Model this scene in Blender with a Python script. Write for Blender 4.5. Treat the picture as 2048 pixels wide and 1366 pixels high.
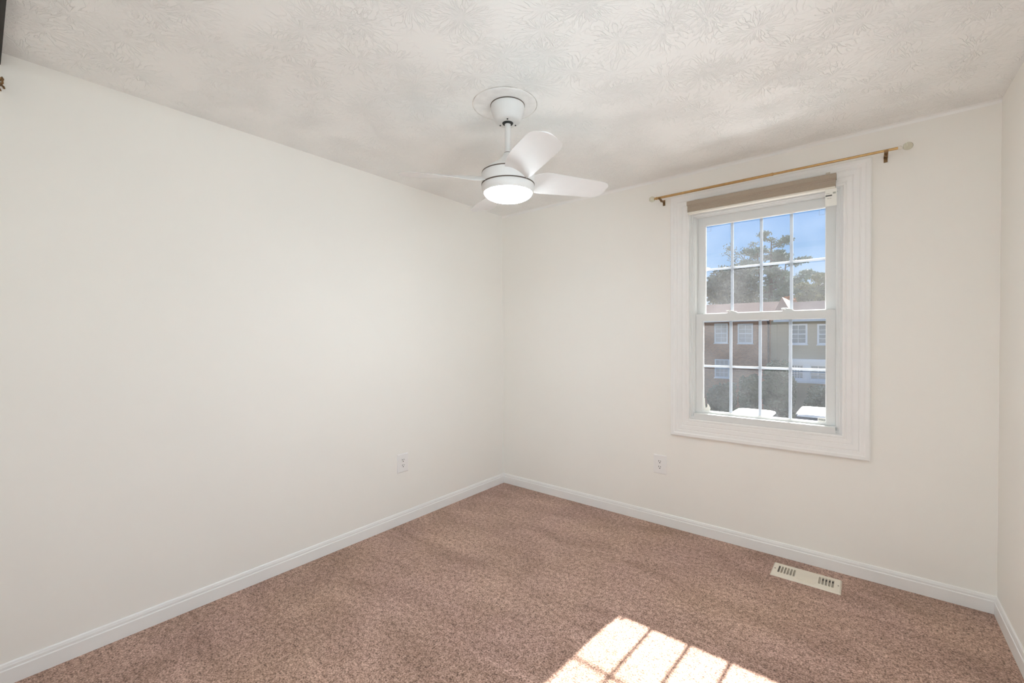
import bpy, bmesh, math, random
from mathutils import Vector, Matrix
import numpy as np

for o in list(bpy.data.objects):
    bpy.data.objects.remove(o, do_unlink=True)
scene = bpy.context.scene
COL = scene.collection
PI = math.pi

# ------------------------------------------------------------------ camera
cam_data = bpy.data.cameras.new('camera')
cam = bpy.data.objects.new('camera', cam_data)
COL.objects.link(cam)
CX, CY, CZ = 2.60711, -3.02293, 1.33832
YAW, PITCH, ROLL = 0.67204, -0.01414, -0.00589
fw = Vector((-math.sin(YAW)*math.cos(PITCH), math.cos(YAW)*math.cos(PITCH), math.sin(PITCH)))
rt = Vector((math.cos(YAW), math.sin(YAW), 0))
up = rt.cross(fw)
r2 = math.cos(ROLL)*rt + math.sin(ROLL)*up
u2 = -math.sin(ROLL)*rt + math.cos(ROLL)*up
cam.matrix_world = Matrix(((r2.x, u2.x, -fw.x, CX), (r2.y, u2.y, -fw.y, CY), (r2.z, u2.z, -fw.z, CZ), (0, 0, 0, 1)))
cam_data.sensor_fit = 'HORIZONTAL'
cam_data.sensor_width = 36.0
cam_data.lens = 866.448/2048*36.0
cam_data.shift_x = -16.0976/2048
cam_data.shift_y = 3.63483/2048
cam_data.clip_start = 0.01
cam_data.clip_end = 400
scene.camera = cam

# ------------------------------------------------------------------ world, sun, exposure
SKY_STRENGTH = 0.80
SUN_STRENGTH = 28.0
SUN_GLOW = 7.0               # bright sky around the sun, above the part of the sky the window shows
FILL_LIGHT_WATTS = 58.0      # watts of the fill light added outside the made-up second window
LAMP_STRENGTH = 52.0
ADDED_LAMP_STRENGTH = 55.0  # strength of the unseen lamp added behind the camera
world = bpy.data.worlds.new('world')
scene.world = world
world.use_nodes = True
nt = world.node_tree
nt.nodes.clear()
tc = nt.nodes.new('ShaderNodeTexCoord')
sp = nt.nodes.new('ShaderNodeSeparateXYZ')
cr = nt.nodes.new('ShaderNodeValToRGB')
bg = nt.nodes.new('ShaderNodeBackground')
ow = nt.nodes.new('ShaderNodeOutputWorld')
nt.links.new(tc.outputs['Generated'], sp.inputs[0])
nt.links.new(sp.outputs['Z'], cr.inputs[0])
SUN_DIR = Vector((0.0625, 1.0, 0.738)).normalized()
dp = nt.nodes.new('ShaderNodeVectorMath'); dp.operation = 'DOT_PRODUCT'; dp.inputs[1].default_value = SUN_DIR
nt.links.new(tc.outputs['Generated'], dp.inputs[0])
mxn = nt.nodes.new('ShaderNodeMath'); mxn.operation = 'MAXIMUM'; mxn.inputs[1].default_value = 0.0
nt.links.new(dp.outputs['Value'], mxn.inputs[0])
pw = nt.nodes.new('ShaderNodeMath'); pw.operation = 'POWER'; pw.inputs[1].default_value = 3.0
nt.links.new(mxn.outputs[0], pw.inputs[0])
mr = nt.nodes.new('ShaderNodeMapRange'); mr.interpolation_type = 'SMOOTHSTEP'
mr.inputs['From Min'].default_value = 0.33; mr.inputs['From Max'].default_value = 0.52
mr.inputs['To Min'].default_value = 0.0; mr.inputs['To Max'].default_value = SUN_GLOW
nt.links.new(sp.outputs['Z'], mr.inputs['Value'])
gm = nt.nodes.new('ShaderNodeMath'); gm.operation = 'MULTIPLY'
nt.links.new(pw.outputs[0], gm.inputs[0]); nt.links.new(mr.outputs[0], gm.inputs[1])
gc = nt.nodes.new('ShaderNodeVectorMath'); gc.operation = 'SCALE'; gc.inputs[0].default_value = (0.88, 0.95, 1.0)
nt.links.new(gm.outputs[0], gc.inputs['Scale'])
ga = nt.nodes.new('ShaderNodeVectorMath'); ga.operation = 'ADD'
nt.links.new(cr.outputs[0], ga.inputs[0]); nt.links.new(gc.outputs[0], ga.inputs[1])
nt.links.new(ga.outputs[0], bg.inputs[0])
nt.links.new(bg.outputs[0], ow.inputs[0])
e = cr.color_ramp.elements
e[0].position = 0.0; e[0].color = (0.80, 0.86, 0.94, 1)
e[1].position = 1.0; e[1].color = (0.07, 0.2, 0.55, 1)
for p_, c_ in ((0.06, (0.70, 0.80, 0.93, 1)), (0.15, (0.32, 0.57, 0.94, 1)), (0.25, (0.18, 0.43, 0.88, 1))):
    q_ = e.new(p_); q_.color = c_
bg.inputs[1].default_value = SKY_STRENGTH

sun_data = bpy.data.lights.new('sun', 'SUN')
sun_data.energy = SUN_STRENGTH
sun_data.angle = math.radians(0.7)
sun_data.color = (1.0, 0.965, 0.90)
sun = bpy.data.objects.new('sun', sun_data)
COL.objects.link(sun)
sun.location = (3, 12, 12)
sun.rotation_euler = Vector((-0.0625, -1.0, -0.738)).to_track_quat('-Z', 'Y').to_euler()

# fill light added outside the made-up second window (right wall, beside the camera)
fill_data = bpy.data.lights.new('added_fill_light', 'AREA')
fill_data.shape = 'RECTANGLE'
fill_data.size = 1.25; fill_data.size_y = 1.5
fill_data.energy = FILL_LIGHT_WATTS
fill_data.color = (0.80, 0.96, 1.04)
fill_light = bpy.data.objects.new('added_fill_light', fill_data)
COL.objects.link(fill_light)
fill_light.location = (3.108+0.50, -2.50, 0.90)
fill_light.rotation_euler = Vector((-1.4, 1.8, 1.75)).to_track_quat('-Z', 'Z').to_euler()     # added fill aimed up at the ceiling

vs = scene.view_settings
vs.view_transform = 'Standard'
vs.look = 'None'
vs.exposure = 0.0
vs.gamma = 1.0
vs.use_curve_mapping = False
scene.cycles.max_bounces = 16
scene.cycles.diffuse_bounces = 10
scene.cycles.transparent_max_bounces = 24

# ------------------------------------------------------------------ helpers
def obj_from_bm(name, bm, mat, parent=None, origin=(0, 0, 0), smooth=False, bevel=0, angle=35):
    """bm is in world coordinates; origin is the world position of the parent thing."""
    if origin != (0, 0, 0):
        bmesh.ops.translate(bm, verts=bm.verts, vec=-Vector(origin))
    bmesh.ops.recalc_face_normals(bm, faces=bm.faces)
    me = bpy.data.meshes.new(name)
    bm.to_mesh(me); bm.free()
    o = bpy.data.objects.new(name, me)
    COL.objects.link(o)
    if mat is not None:
        me.materials.append(mat)
    if parent is not None:
        o.parent = parent
    if smooth:
        for p in me.polygons: p.use_smooth = True
        try:
            me.set_sharp_from_angle(angle=math.radians(angle))
        except Exception:
            pass
    if bevel:
        m = o.modifiers.new('bevel', 'BEVEL'); m.width = bevel; m.segments = 2
        m.limit_method = 'ANGLE'; m.angle_limit = math.radians(40)
    return o

def tag(o, label=None, cat=None, group=None, kind=None):
    if label: o['label'] = label
    if cat: o['category'] = cat
    if group: o['group'] = group
    if kind: o['kind'] = kind
    return o

def thing(name, label, cat, loc, group=None, kind=None):
    o = bpy.data.objects.new(name, None)
    COL.objects.link(o)
    o.location = loc
    o.empty_display_size = 0.1
    return tag(o, label, cat, group, kind)

def BM(): return bmesh.new()

def box(bm, x0, x1, y0, y1, z0, z1):
    vs_ = [bm.verts.new((x, y, z)) for z in (z0, z1) for y in (y0, y1) for x in (x0, x1)]
    for f in ((0, 2, 3, 1), (4, 5, 7, 6), (0, 1, 5, 4), (2, 6, 7, 3), (0, 4, 6, 2), (1, 3, 7, 5)):
        bm.faces.new([vs_[i] for i in f])
    return bm

def lathe(bm, prof, center, axis='Z', seg=48, cap=True):
    """prof: list of (r, h) along axis."""
    c = Vector(center)
    rings = []
    for r, h in prof:
        ring = []
        for i in range(seg):
            a = 2*PI*i/seg
            if axis == 'Z': v = Vector((r*math.cos(a), r*math.sin(a), h))
            elif axis == 'X': v = Vector((h, r*math.cos(a), r*math.sin(a)))
            else: v = Vector((r*math.cos(a), h, r*math.sin(a)))
            ring.append(bm.verts.new(c+v))
        rings.append(ring)
    for a, b in zip(rings[:-1], rings[1:]):
        for i in range(seg):
            j = (i+1) % seg
            bm.faces.new((a[i], a[j], b[j], b[i]))
    if cap:
        bm.faces.new(rings[0]); bm.faces.new(list(reversed(rings[-1])))
    return bm

def tube(bm, pts, radii, seg=10, cap=True):
    pts = [Vector(p) for p in pts]
    if not hasattr(radii, '__len__'): radii = [radii]*len(pts)
    rings = []
    prev = None
    for i, p in enumerate(pts):
        t = (pts[min(i+1, len(pts)-1)]-pts[max(i-1, 0)]).normalized()
        if prev is None:
            a = Vector((0, 0, 1)) if abs(t.z) < 0.9 else Vector((1, 0, 0))
            n = t.cross(a).normalized()
        else:
            n = (prev-t*prev.dot(t)).normalized()
        prev = n
        b = t.cross(n)
        rings.append([bm.verts.new(p+radii[i]*(math.cos(2*PI*k/seg)*n+math.sin(2*PI*k/seg)*b)) for k in range(seg)])
    for a, b in zip(rings[:-1], rings[1:]):
        for i in range(seg):
            j = (i+1) % seg
            bm.faces.new((a[i], a[j], b[j], b[i]))
    if cap:
        bm.faces.new(rings[0]); bm.faces.new(list(reversed(rings[-1])))
    return bm

def frame_sweep(bm, x0, x1, z0, z1, prof):
    """picture-frame moulding; prof = closed list of (outward offset from the inner rectangle, y)."""
    rings = []
    for d, y in prof:
        rings.append([bm.verts.new(p) for p in ((x0-d, y, z0-d), (x1+d, y, z0-d), (x1+d, y, z1+d), (x0-d, y, z1+d))])
    n = len(rings)
    for k in range(n):
        a, b = rings[k], rings[(k+1) % n]
        for i in range(4):
            j = (i+1) % 4
            bm.faces.new((a[i], a[j], b[j], b[i]))
    return bm

def extrude_profile(bm, prof, place, length_pts):
    """prof list of 2D points; place(p2d, station) -> Vector; stations in length_pts."""
    rings = [[bm.verts.new(place(p, s)) for p in prof] for s in length_pts]
    n = len(prof)
    for a, b in zip(rings[:-1], rings[1:]):
        for i in range(n):
            j = (i+1) % n
            bm.faces.new((a[i], a[j], b[j], b[i]))
    bm.faces.new(rings[0]); bm.faces.new(list(reversed(rings[-1])))
    return bm

def rect_ring(bm, x0, x1, z0, z1, w, y0, y1, wb=None, wt=None):
    """rectangular frame made of four bars (one mesh)."""
    wb = w if wb is None else wb; wt = w if wt is None else wt
    box(bm, x0, x0+w, y0, y1, z0, z1); box(bm, x1-w, x1, y0, y1, z0, z1)
    box(bm, x0+w, x1-w, y0, y1, z0, z0+wb); box(bm, x0+w, x1-w, y0, y1, z1-wt, z1)
    return bm

# ------------------------------------------------------------------ materials
def new_mat(name):
    m = bpy.data.materials.new(name); m.use_nodes = True
    n = m.node_tree
    b = n.nodes['Principled BSDF']
    return m, n, b

def N(n, t, **kw):
    x = n.nodes.new(t)
    for k, v in kw.items(): setattr(x, k, v)
    return x

def math_node(n, op, a=None, b=None):
    x = n.nodes.new('ShaderNodeMath'); x.operation = op
    for i, v in enumerate((a, b)):
        if v is None: continue
        if isinstance(v, (int, float)): x.inputs[i].default_value = v
        else: n.links.new(v, x.inputs[i])
    return x.outputs[0]

def simple(name, col, rough=0.5, metal=0.0, noise=0.0, scale=20.0, bump=0.0, spec=0.5):
    m, n, b = new_mat(name)
    b.inputs['Roughness'].default_value = rough
    b.inputs['Metallic'].default_value = metal
    b.inputs['Specular IOR Level'].default_value = spec
    t = N(n, 'ShaderNodeTexCoord')
    no = N(n, 'ShaderNodeTexNoise'); no.inputs['Scale'].default_value = scale; no.inputs['Detail'].default_value = 4
    n.links.new(t.outputs['Object'], no.inputs['Vector'])
    r = N(n, 'ShaderNodeValToRGB')
    k = noise
    r.color_ramp.elements[0].position = 0.3; r.color_ramp.elements[1].position = 0.7
    r.color_ramp.elements[0].color = tuple(max(0, c*(1-k)) for c in col)+(1,)
    r.color_ramp.elements[1].color = tuple(min(1, c*(1+k)) for c in col)+(1,)
    n.links.new(no.outputs['Fac'], r.inputs[0])
    n.links.new(r.outputs[0], b.inputs['Base Color'])
    if bump:
        bp = N(n, 'ShaderNodeBump'); bp.inputs['Strength'].default_value = bump; bp.inputs['Distance'].default_value = 0.002
        n.links.new(no.outputs['Fac'], bp.inputs['Height'])
        n.links.new(bp.outputs[0], b.inputs['Normal'])
    return m

M = {}
M['wall'] = simple('wall_paint', (0.885, 0.87, 0.83), 0.62, noise=0.012, scale=1.2, spec=0.25)
M['wall_bump'] = M['wall']
M['trim'] = simple('trim_paint', (0.87, 0.87, 0.86), 0.35, noise=0.015, scale=6)
M['vinyl'] = simple('window_vinyl', (0.75, 0.77, 0.77), 0.35, noise=0.01, scale=8)
M['grid'] = simple('shaded_muntin', (0.36, 0.39, 0.44), 0.45, noise=0.01, scale=8)  # white bars; their backlit shade is put into this grey-blue
M['plate'] = simple('outlet_plastic', (0.86, 0.85, 0.84), 0.3, noise=0.01)
M['slot'] = simple('outlet_slot', (0.03, 0.03, 0.03), 0.6)
M['fan'] = simple('fan_white', (0.74, 0.735, 0.725), 0.55, noise=0.01)
M['seam'] = simple('fan_seam', (0.10, 0.075, 0.06), 0.6)
M['black'] = simple('black_rubber', (0.015, 0.015, 0.015), 0.6)
M['brass'] = simple('antique_brass', (0.55, 0.36, 0.16), 0.32, metal=0.85, noise=0.1, scale=60)
M['darkbrass'] = simple('aged_bronze', (0.25, 0.15, 0.07), 0.4, metal=0.7, noise=0.2, scale=80)
M['shade'] = simple('shade_fabric', (0.40, 0.335, 0.265), 0.8, noise=0.05, scale=300, bump=0.1)
M['shade_edge'] = simple('shade_rail', (0.80, 0.77, 0.69), 0.5)
M['paper'] = simple('paper_tag', (0.90, 0.90, 0.85), 0.6, noise=0.02)
M['ink'] = simple('printed_ink', (0.12, 0.13, 0.12), 0.7)
M['ink_soft'] = simple('printed_ink_soft', (0.45, 0.46, 0.42), 0.7)
M['vent'] = simple('register_enamel', (0.78, 0.72, 0.61), 0.4, noise=0.03, scale=15)
M['louver'] = simple('register_louver', (0.46, 0.42, 0.35), 0.5, noise=0.03, scale=15)
M['vent_in'] = simple('register_recess', (0.13, 0.12, 0.10), 0.6)
M['vent_dark'] = simple('register_damper', (0.05, 0.045, 0.04), 0.6)
M['bronze'] = simple('closet_track_bronze', (0.016, 0.012, 0.010), 0.6, metal=0.0, noise=0.1)

def carpet():
    m, n, b = new_mat('carpet_pile')
    t = N(n, 'ShaderNodeTexCoord')
    def noise(scale, detail=2, rough=0.5, vec=None, dist=0.0):
        x = N(n, 'ShaderNodeTexNoise'); x.inputs['Scale'].default_value = scale; x.inputs['Detail'].default_value = detail
        x.inputs['Roughness'].default_value = rough; x.inputs['Distortion'].default_value = dist
        n.links.new(vec or t.outputs['Object'], x.inputs['Vector']); return x.outputs['Fac']
    fine = noise(150, 3, 0.7)
    mid = noise(48, 2, 0.6)
    mp = N(n, 'ShaderNodeMapping'); mp.inputs['Rotation'].default_value = (0, 0, 0.6); mp.inputs['Scale'].default_value = (1.0, 2.2, 1)
    n.links.new(t.outputs['Object'], mp.inputs[0])
    big = noise(2.2, 5, 0.6, mp.outputs[0], 0.6)
    hue = noise(1.6, 3, 0.5)
    c1 = N(n, 'ShaderNodeValToRGB'); e = c1.color_ramp.elements
    e[0].position = 0.39; e[0].color = (0.12, 0.066, 0.046, 1)
    e[1].position = 0.62; e[1].color = (0.70, 0.48, 0.39, 1)
    x = e.new(0.5); x.color = (0.41, 0.258, 0.195, 1)
    s = math_node(n, 'ADD', math_node(n, 'MULTIPLY', fine, 0.72), math_node(n, 'MULTIPLY', mid, 0.28))
    n.links.new(s, c1.inputs[0])
    rb = N(n, 'ShaderNodeValToRGB'); e = rb.color_ramp.elements
    e[0].position = 0.32; e[0].color = (0.80, 0.77, 0.74, 1)
    e[1].position = 0.68; e[1].color = (1.18, 1.20, 1.22, 1)
    n.links.new(big, rb.inputs[0])
    rh = N(n, 'ShaderNodeValToRGB'); e = rh.color_ramp.elements
    e[0].position = 0.35; e[0].color = (1.0, 1.0, 0.96, 1)
    e[1].position = 0.65; e[1].color = (1.0, 0.985, 1.03, 1)
    n.links.new(hue, rh.inputs[0])
    m1 = N(n, 'ShaderNodeMix', data_type='RGBA', blend_type='MULTIPLY'); m1.inputs[0].default_value = 1
    n.links.new(c1.outputs[0], m1.inputs[6]); n.links.new(rb.outputs[0], m1.inputs[7])
    m2 = N(n, 'ShaderNodeMix', data_type='RGBA', blend_type='MULTIPLY'); m2.inputs[0].default_value = 1
    n.links.new(m1.outputs[2], m2.inputs[6]); n.links.new(rh.outputs[0], m2.inputs[7])
    n.links.new(m2.outputs[2], b.inputs['Base Color'])
    b.inputs['Roughness'].default_value = 0.95
    b.inputs['Specular IOR Level'].default_value = 0.1
    b.inputs['Sheen Weight'].default_value = 0.25
    b.inputs['Sheen Roughness'].default_value = 0.5
    bp = N(n, 'ShaderNodeBump'); bp.inputs['Strength'].default_value = 0.7; bp.inputs['Distance'].default_value = 0.006
    n.links.new(s, bp.inputs['Height']); n.links.new(bp.outputs[0], b.inputs['Normal'])
    return m
M['carpet'] = carpet()

def stomp_ceiling():
    """crow's foot stomp-brush plaster"""
    m, n, b = new_mat('stomp_brush_plaster')
    b.inputs['Base Color'].default_value = (0.91, 0.92, 0.91, 1)
    b.inputs['Roughness'].default_value = 0.55
    b.inputs['Specular IOR Level'].default_value = 0.35
    t = N(n, 'ShaderNodeTexCoord')
    nz = N(n, 'ShaderNodeTexNoise'); nz.inputs['Scale'].default_value = 9; nz.inputs['Detail'].default_value = 2
    n.links.new(t.outputs['Object'], nz.inputs['Vector'])
    sc = N(n, 'ShaderNodeVectorMath', operation='SCALE'); sc.inputs['Scale'].default_value = 0.05
    n.links.new(nz.outputs['Color'], sc.inputs[0])
    ad0 = N(n, 'ShaderNodeVectorMath', operation='ADD')
    n.links.new(t.outputs['Object'], ad0.inputs[0]); n.links.new(sc.outputs[0], ad0.inputs[1])
    ad = N(n, 'ShaderNodeVectorMath', operation='MULTIPLY'); ad.inputs[1].default_value = (1, 1, 0)
    n.links.new(ad0.outputs[0], ad.inputs[0])
    hs = []
    for k, (scale, off) in enumerate(((4.6, 0.0), (4.0, 3.37))):
        o2 = N(n, 'ShaderNodeVectorMath', operation='ADD'); o2.inputs[1].default_value = (off, off*1.7, 0)
        n.links.new(ad.outputs[0], o2.inputs[0])
        v = N(n, 'ShaderNodeTexVoronoi', voronoi_dimensions='2D'); v.inputs['Scale'].default_value = scale
        v.inputs['Randomness'].default_value = 0.85
        n.links.new(o2.outputs[0], v.inputs['Vector'])
        d = N(n, 'ShaderNodeVectorMath', operation='SUBTRACT')
        n.links.new(o2.outputs[0], d.inputs[0]); n.links.new(v.outputs['Position'], d.inputs[1])
        s = N(n, 'ShaderNodeSeparateXYZ'); n.links.new(d.outputs[0], s.inputs[0])
        ang = math_node(n, 'ARCTAN2', s.outputs['Y'], s.outputs['X'])
        ln = N(n, 'ShaderNodeVectorMath', operation='LENGTH'); n.links.new(d.outputs[0], ln.inputs[0])
        cc = N(n, 'ShaderNodeSeparateXYZ'); n.links.new(v.outputs['Color'], cc.inputs[0])
        cb = N(n, 'ShaderNodeCombineXYZ')
        n.links.new(math_node(n, 'MULTIPLY', ang, 5.2), cb.inputs[0])
        n.links.new(math_node(n, 'MULTIPLY', ln.outputs['Value'], 16.0), cb.inputs[1])
        n.links.new(math_node(n, 'MULTIPLY', cc.outputs[0], 40.0), cb.inputs[2])
        st = N(n, 'ShaderNodeTexNoise'); st.inputs['Scale'].default_value = 1.0; st.inputs['Detail'].default_value = 1.5
        n.links.new(cb.outputs[0], st.inputs['Vector'])
        ridge = math_node(n, 'ABSOLUTE', math_node(n, 'SUBTRACT', st.outputs['Fac'], 0.5))
        rr = N(n, 'ShaderNodeMapRange'); rr.inputs['From Min'].default_value = 0.0; rr.inputs['From Max'].default_value = 0.042
        rr.inputs['To Min'].default_value = 1.0; rr.inputs['To Max'].default_value = 0.0
        n.links.new(ridge, rr.inputs['Value'])
        fd = N(n, 'ShaderNodeMapRange'); fd.inputs['From Min'].default_value = 0.07; fd.inputs['From Max'].default_value = 0.16
        fd.inputs['To Min'].default_value = 1.0; fd.inputs['To Max'].default_value = 0.0
        n.links.new(ln.outputs['Value'], fd.inputs['Value'])
        fi = N(n, 'ShaderNodeMapRange'); fi.inputs['From Min'].default_value = 0.005; fi.inputs['From Max'].default_value = 0.025
        n.links.new(ln.outputs['Value'], fi.inputs['Value'])
        hs.append(math_node(n, 'MULTIPLY', math_node(n, 'MULTIPLY', rr.outputs[0], fd.outputs[0]), fi.outputs[0]))
    gr = N(n, 'ShaderNodeTexNoise'); gr.inputs['Scale'].default_value = 55; gr.inputs['Detail'].default_value = 3
    n.links.new(t.outputs['Object'], gr.inputs['Vector'])
    h = math_node(n, 'ADD', math_node(n, 'MAXIMUM', hs[0], hs[1]), math_node(n, 'MULTIPLY', gr.outputs['Fac'], 0.22))
    bp = N(n, 'ShaderNodeBump'); bp.inputs['Strength'].default_value = 0.64; bp.inputs['Distance'].default_value = 0.0031
    n.links.new(h, bp.inputs['Height']); n.links.new(bp.outputs[0], b.inputs['Normal'])
    return m
M['ceiling'] = stomp_ceiling()

def glass(name, film, speck):
    """clear pane with a thin film of dust and specks that catches the sun"""
    m = bpy.data.materials.new(name); m.use_nodes = True
    n = m.node_tree; n.nodes.clear()
    out = N(n, 'ShaderNodeOutputMaterial')
    tr = N(n, 'ShaderNodeBsdfTransparent'); tr.inputs[0].default_value = (0.985, 0.99, 0.99, 1)
    gl = N(n, 'ShaderNodeBsdfGlossy'); gl.inputs['Roughness'].default_value = 0.02
    tl = N(n, 'ShaderNodeBsdfTranslucent'); tl.inputs[0].default_value = (0.94, 0.96, 1, 1)
    t = N(n, 'ShaderNodeTexCoord')
    n1 = N(n, 'ShaderNodeTexNoise'); n1.inputs['Scale'].default_value = 5; n1.inputs['Detail'].default_value = 5
    n.links.new(t.outputs['Object'], n1.inputs['Vector'])
    r1 = N(n, 'ShaderNodeMapRange'); r1.inputs['From Min'].default_value = 0.3; r1.inputs['From Max'].default_value = 0.75
    r1.inputs['To Min'].default_value = film*0.6; r1.inputs['To Max'].default_value = film*1.4
    n.links.new(n1.outputs['Fac'], r1.inputs['Value'])
    n2 = N(n, 'ShaderNodeTexNoise'); n2.inputs['Scale'].default_value = 110; n2.inputs['Detail'].default_value = 2
    n.links.new(t.outputs['Object'], n2.inputs['Vector'])
    r2_ = N(n, 'ShaderNodeMapRange'); r2_.inputs['From Min'].default_value = 0.70; r2_.inputs['From Max'].default_value = 0.80
    r2_.inputs['To Min'].default_value = 0.0; r2_.inputs['To Max'].default_value = speck
    n.links.new(n2.outputs['Fac'], r2_.inputs['Value'])
    fac = math_node(n, 'ADD', r1.outputs[0], r2_.outputs[0])
    mx = N(n, 'ShaderNodeMixShader'); n.links.new(fac, mx.inputs[0])
    n.links.new(tr.outputs[0], mx.inputs[1]); n.links.new(tl.outputs[0], mx.inputs[2])
    fr = N(n, 'ShaderNodeFresnel'); fr.inputs[0].default_value = 1.3
    mg = N(n, 'ShaderNodeMixShader'); n.links.new(fr.outputs[0], mg.inputs[0])
    n.links.new(mx.outputs[0], mg.inputs[1]); n.links.new(gl.outputs[0], mg.inputs[2])
    n.links.new(mg.outputs[0], out.inputs[0])
    return m
M['glass_up'] = glass('window_glass_upper', 0.018, 0.0)
M['glass_low'] = glass('window_glass_lower', 0.013, 0.09)

def clear_glass():
    m, n, b = new_mat('finial_glass')
    b.inputs['Base Color'].default_value = (0.80, 0.78, 0.66, 1)
    b.inputs['Transmission Weight'].default_value = 0.95
    b.inputs['Roughness'].default_value = 0.02
    b.inputs['IOR'].default_value = 1.5
    return m
M['finial'] = clear_glass()

def lens():
    m, n, b = new_mat('frosted_light_lens')
    b.inputs['Base Color'].default_value = (0.9, 0.9, 0.88, 1)
    b.inputs['Emission Color'].default_value = (0.86, 0.975, 1.05, 1)
    b.inputs['Emission Strength'].default_value = LAMP_STRENGTH
    return m

# ------------------------------------------------------------------ room shell
W = 3.10803      # right wall
H = 2.44
HC = H+0.006
T = 0.13
YB = -3.72       # closet back
WX0, WX1, WZ0, WZ1 = 1.676, 2.510, 0.777, 2.171    # window opening

def struct(name, bm, mat, **k):
    o = obj_from_bm(name, bm, mat, **k)
    o['kind'] = 'structure'
    return o

struct('floor', box(BM(), -T, W+T, YB-T, T, -0.15, 0.0), M['carpet'])
struct('ceiling', box(BM(), -T, W+T, YB-T, T, HC, HC+0.15), M['ceiling'])
struct('wall_left', box(BM(), -T, 0, YB-T, T, 0, HC), M['wall'])
RY0, RY1 = -2.80, -1.70        # opening of the added second window, on the right wall
bm = BM()
box(bm, W, W+T, YB-T, RY0, 0, HC); box(bm, W, W+T, RY1, T, 0, HC)
box(bm, W, W+T, RY0, RY1, 0, WZ0); box(bm, W, W+T, RY0, RY1, WZ1, HC)
struct('wall_right', bm, M['wall'])
bm = BM()
box(bm, 0, WX0, 0, T, 0, HC); box(bm, WX1, W, 0, T, 0, HC)
box(bm, WX0, WX1, 0, T, 0, WZ0); box(bm, WX0, WX1, 0, T, WZ1, HC)
struct('wall_back', bm, M['wall'])
struct('wall_front', box(BM(), 0, W, YB-T, YB, 0, HC), M['wall'])
PY1 = YB
# paint bead between ceiling and window wall
bm = BM()
extrude_profile(bm, [(0, -0.012), (0, 0.006), (-0.014, 0.006), (-0.006, 0.0)], lambda p, s: Vector((s, p[0], H+p[1])), (0, W))
struct('trim_1', bm, M['trim'])
# round smooth plaster patch around the fan mount
FX, FY = 1.271, -1.428
bm = BM()
lathe(bm, [(0.152, HC), (0.150, HC-0.003), (0.143, HC-0.0045), (0.0, HC-0.0045)][:3]+[(0.001, HC-0.0045)], (FX-0.012, FY-0.006, 0), seg=64)
struct('trim_2', bm, simple('smooth_plaster', (0.86, 0.86, 0.85), 0.6, noise=0.05, scale=30, bump=0.4))

# hairline of old caulk around the plaster patch
bm = BM()
lathe(bm, [(0.1512, HC-0.0002), (0.1520, HC-0.0016), (0.1535, HC-0.0016), (0.1542, HC-0.0002)], (FX-0.012, FY-0.006, 0), seg=96, cap=False)
struct('trim_3', bm, simple('old_caulk', (0.60, 0.57, 0.53), 0.8, noise=0.5, scale=14))

# baseboards
BP = [(0, 0), (0.0121, 0), (0.0121, 0.0585), (0.0108, 0.0605), (0.0088, 0.0615), (0.0085, 0.067), (0.0090, 0.0715), (0.0072, 0.077), (0.0066, 0.0815), (0.0040, 0.0845), (0, 0.0852)]
def baseboard(name, place, stations):
    return struct(name, extrude_profile(BM(), BP, place, stations), M['trim'], smooth=True, angle=20)
baseboard('baseboard_left', lambda p, s: Vector((p[0], s, p[1])), (PY1, 0))
baseboard('baseboard_back', lambda p, s: Vector((s, -p[0], p[1])), (0, W))
baseboard('baseboard_right', lambda p, s: Vector((W-p[0], s, p[1])), (PY1, 0))

# ------------------------------------------------------------------ closet track
OT = (0.0, -2.947, 2.40)
trk = thing('closet_track', 'dark bronze sliding door track along the ceiling, upper left corner', 'closet track', OT)
bm = BM()
y0, y1, z0, z1 = -3.035, -2.9469, 2.3985, HC
prof = [(y0, z1), (y0, z0), (y0+0.016, z0), (y0+0.016, z0+0.020), (y1-0.016, z0+0.020), (y1-0.016, z0), (y1, z0), (y1, z1)]
extrude_profile(bm, prof, lambda p, s: Vector((s, p[0], p[1])), (0.0, W))
obj_from_bm('track_channel', bm, M['bronze'], trk, OT)
OH = (0.0, -2.95, 2.33)
hk = thing('wall_hook', 'small dark bronze hook on the wall under the closet track, left edge', 'hook', OH)
bm = BM()
box(bm, 0.0, 0.004, -2.985, -2.972, 2.300, 2.345)
obj_from_bm('back_plate', bm, M['darkbrass'], hk, OH)
bm = BM()
tube(bm, [(x, y, z) for x, y, z in [(0.003, -2.98, 2.338), (0.012, -2.955, 2.325), (0.02, -2.949, 2.321), (0.03, -2.947, 2.314), (0.034, -2.944, 2.318), (0.034, -2.945, 2.325), (0.034, -2.943, 2.333), (0.032, -2.945, 2.339), (0.03, -2.948, 2.335), (0.026, -2.953, 2.324)]], 0.0034, 8)
tube(bm, [(x, y, z) for x, y, z in [(0.003, -2.978, 2.325), (0.015, -2.95, 2.314), (0.03, -2.946, 2.309), (0.04, -2.942, 2.302), (0.043, -2.941, 2.295)]], 0.0034, 8)
tube(bm, [(x, y, z) for x, y, z in [(0.003, -2.978, 2.31), (0.015, -2.95, 2.299), (0.02, -2.949, 2.292)]], 0.0030, 8)
obj_from_bm('curled_arms', bm, M['darkbrass'], hk, OH, smooth=True)

# ------------------------------------------------------------------ window_1
OW = (2.093, 0.0, 0.65)
win = thing('window_1', 'white double hung window with divided panes in a wide white casing', 'window', OW, kind='structure')
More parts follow.
